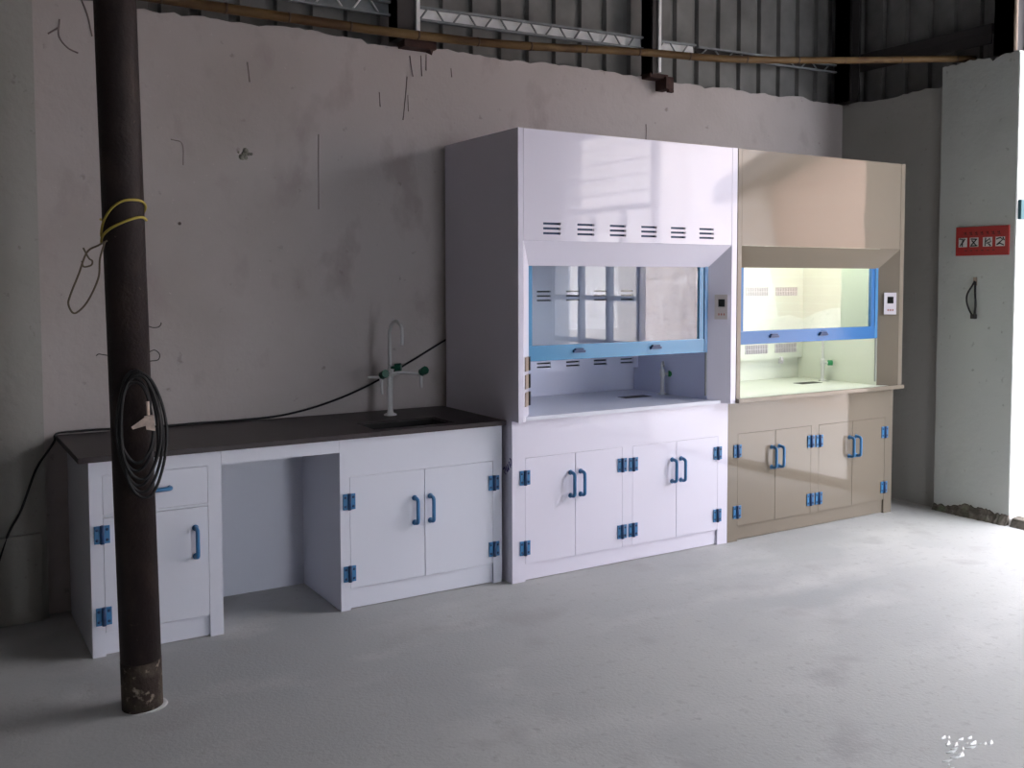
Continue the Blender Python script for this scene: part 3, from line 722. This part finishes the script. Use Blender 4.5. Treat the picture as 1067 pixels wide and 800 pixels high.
mb.tube([(-2.090, -.60, 1.695), (-2.074, -.605, 1.66), (-2.062, -.60, 1.650), (-2.066, -.60, 1.635), (-2.09, -.60, 1.63), (-2.095, -.6, 1.65)], .003, 6)
mb.build('hanging_loop', M['olive'], t)

t = thing('cable_coil', around(1.2, cv, PR), 'coil of black cable hung on the pipe post with a pale plug', 'cable')
vd = Vector((math.cos(cv), math.sin(cv), 0)); sd = Vector((-vd.y, vd.x, 0))
if sd.x < 0: sd = -sd
mb = MB()
for (u0, wdt, ztop, zbot, off) in ((.020, .066, 1.262, .845, .018), (.030, .070, 1.256, .822, .023), (.038, .075, 1.250, .802, .028), (.012, .060, 1.235, .90, .022), (.016, .055, 1.22, .93, .031), (.028, .066, 1.245, .87, .036)):
    P = []
    for k in range(22):
        a = 2 * math.pi * k / 22; u = u0 + wdt * math.sin(a) * (1 + .06 * math.sin(3 * a + u0 * 90)); z = (ztop + zbot) / 2 + (ztop - zbot) / 2 * math.cos(a)
        c_ = pc(z); q = c_ + sd * u + vd * (PR + off - .35 * max(0, abs(u) - .05)); P.append(q)
    P.append(P[0].copy()); mb.tube(P, .0055, 7)
mb.build('cable_loops', M['black'], t)
q = pc(1.08) + vd * (PR + .035) + sd * .035
mb = MB()
mb.hull([q + sd * a + Vector((0, 0, z)) + vd * h for a, z in ((.008, .018), (.040, .022), (.044, -.035), (.014, -.028)) for h in (0, .02)])
mb.hull([q + sd * a + Vector((0, 0, z)) + vd * h for a, z in ((-.035, -.018), (.012, .016), (.016, -.014), (-.03, -.026)) for h in (.004, .016)])
mb.tube([q + sd * .022 + Vector((0, 0, .02)), q + sd * .020 + Vector((0, 0, .07))], .006, 7, False)
mb.build('plug', M['plug'], t)
# wire stubs on the pipe
for (z, s_, sh, lab) in ((1.415, 1, [(0, 0), (.018, -.006), (.036, -.004), (.045, .006), (.045, .012)], 'short bent wire stub on the right side of the pipe post'),
                    (1.29, 1, [(0, .03), (.02, .036), (.036, .02), (.03, 0), (.0, -.004)], 'curled wire stub on the right side of the pipe post'),
                    (1.315, -1, [(0, -.004), (.02, .0), (.032, .002), (.04, -.004)], 'short straight wire stub on the left side of the pipe post')):
    mb = MB(); c_ = pc(z); mb.tube([c_ + sd * s_ * (PR - .003 + a) + Vector((0, 0, d)) for a, d in sh], .0018, 6)
    tag(mb.build('wire_stub', M['steel']), lab, 'wire')

# ------------------------------------------------------------------ sign and strap on the pillar
y_l, y_r, sz0, sz1 = -.236, -.617, 1.742, 1.932
t = thing('warning_sign', (XP, (y_l + y_r) / 2, sz0), 'small red sign with white characters on the doorway pillar', 'sign')
mb = MB(); mb.box(XP - .012, XP - .001, y_r, y_l, sz0, sz1, .002); mb.build('sign_plate', M['red'], t)
SL = y_l - y_r
def spt(u, v, h=.0135): return (XP - h, y_l - u * SL, sz0 + v * (sz1 - sz0))
mb = MB(); mi_ = MB(); md = MB()
for k, (u0, u1) in enumerate(((.06, .225), (.275, .44), (.525, .70), (.76, .93))):
    mb.box(XP - .0135, XP - .0118, y_l - u1 * SL, y_l - u0 * SL, sz0 + .30 * .19, sz0 + .62 * .19)
    G_ = ([[(.1, .9), (.5, .85), (.45, .5), (.15, .1)], [(.5, .5), (.75, .9)], [(.45, .5), (.45, .05)]],
          [[(.15, .85), (.85, .8)], [(.2, .2), (.75, .75)], [(.25, .7), (.8, .1)], [(.1, .1), (.9, .12)]],
          [[(.3, .95), (.25, .05)], [(.3, .5), (.75, .85), (.85, .5), (.4, .35)], [(.6, .3), (.85, .05)]],
          [[(.1, .75), (.5, .9), (.8, .7), (.45, .4), (.15, .15)], [(.15, .15), (.5, .3), (.9, .1)], [(.8, .95), (.95, .6)]])[k]
    for st in G_:
        mi_.tube([spt(u0 + (u1 - u0) * a, .30 + .32 * c2, .0138) for a, c2 in st], .0042, 5, False)
for k in range(7):
    u = .16 + k * .105; md.tube([spt(u, .80, .0125), spt(u + .03, .76, .0125)], .003, 5, False); md.tube([spt(u + .035, .82, .0125), spt(u + .04, .74, .0125)], .003, 5, False); md.tube([spt(u, .72, .0125), spt(u + .06, .72, .0125)], .002, 5, False)
    if k < 6: md.tube([spt(u + .02, .17, .0125), spt(u + .06, .17, .0125)], .003, 5, False)
mb.build('white_lettering', M['signwhite'], t); mi_.build('black_lettering', M['ink'], t); md.build('small_lettering', M['darkred'], t)

t = thing('strap_hook', (XP, -.38, 1.33), 'black looped strap hanging on the pillar below the red sign', 'strap')
mb = MB(); mb.box(XP - .014, XP - .001, -.395, -.372, 1.545, 1.60, .002); mb.build('strap_tab', M['socket'], t)
mb = MB(); mb.tube([(XP - .012, -.384, 1.575), (XP - .02, -.370, 1.54), (XP - .03, -.345, 1.49), (XP - .03, -.340, 1.44), (XP - .02, -.352, 1.385), (XP - .012, -.372, 1.345)], .006, 7)
mb.tube([(XP - .012, -.388, 1.57), (XP - .018, -.392, 1.50), (XP - .018, -.396, 1.42), (XP - .012, -.388, 1.345)], .0075, 7); mb.build('strap_loop', M['black'], t)
mb = MB(); mb.box(XP - .022, XP - .001, -.398, -.362, 1.325, 1.355, .003); mb.build('buckle', M['steel'], t)

b = MB(); b.box(XP + .012, XP + .10, DOOR_Y0 - .03, DOOR_Y0 - .006, 1.965, 2.09, .004); o = b.build('wall_box', mat('teal_box', (.03, .12, .14), .5)); tag(o, 'small teal box fixed to the bright doorway jamb', 'box')

# white flecks on the floor
mb = MB(); rr = random.Random(5)
for (u, v) in [(.37, -2.29), (.345, -2.325), (.36, -2.345), (.40, -2.36), (.42, -2.37), (.385, -2.385), (.33, -2.36), (.41, -2.33), (.435, -2.385), (.45, -2.395), (.30, -2.37), (.28, -2.40), (.235, -2.40), (.215, -2.42), (.20, -2.44), (.31, -2.40), (.385, -2.30), (.445, -2.34), (.355, -2.375), (.475, -2.40)]:
    q = []; L_ = rr.uniform(.010, .026); a = rr.uniform(-.4, .5)
    for sx_, sy_ in ((-1, 0), (1, 0), (0, -.4), (0, .4), (.5, .3)):
        x = sx_ * L_; y = sy_ * L_; q.append((u + x * math.cos(a) - y * math.sin(a), v + x * math.sin(a) + y * math.cos(a), .0))
    q += [(x, y, .003) for x, y, _ in q[:2]] + [(u, v, .005)]
    mb.hull(q)
tag(mb.build('paint_flecks', M['chip']), 'scattered white flecks on the floor near the bottom right', 'flecks', kind='stuff')
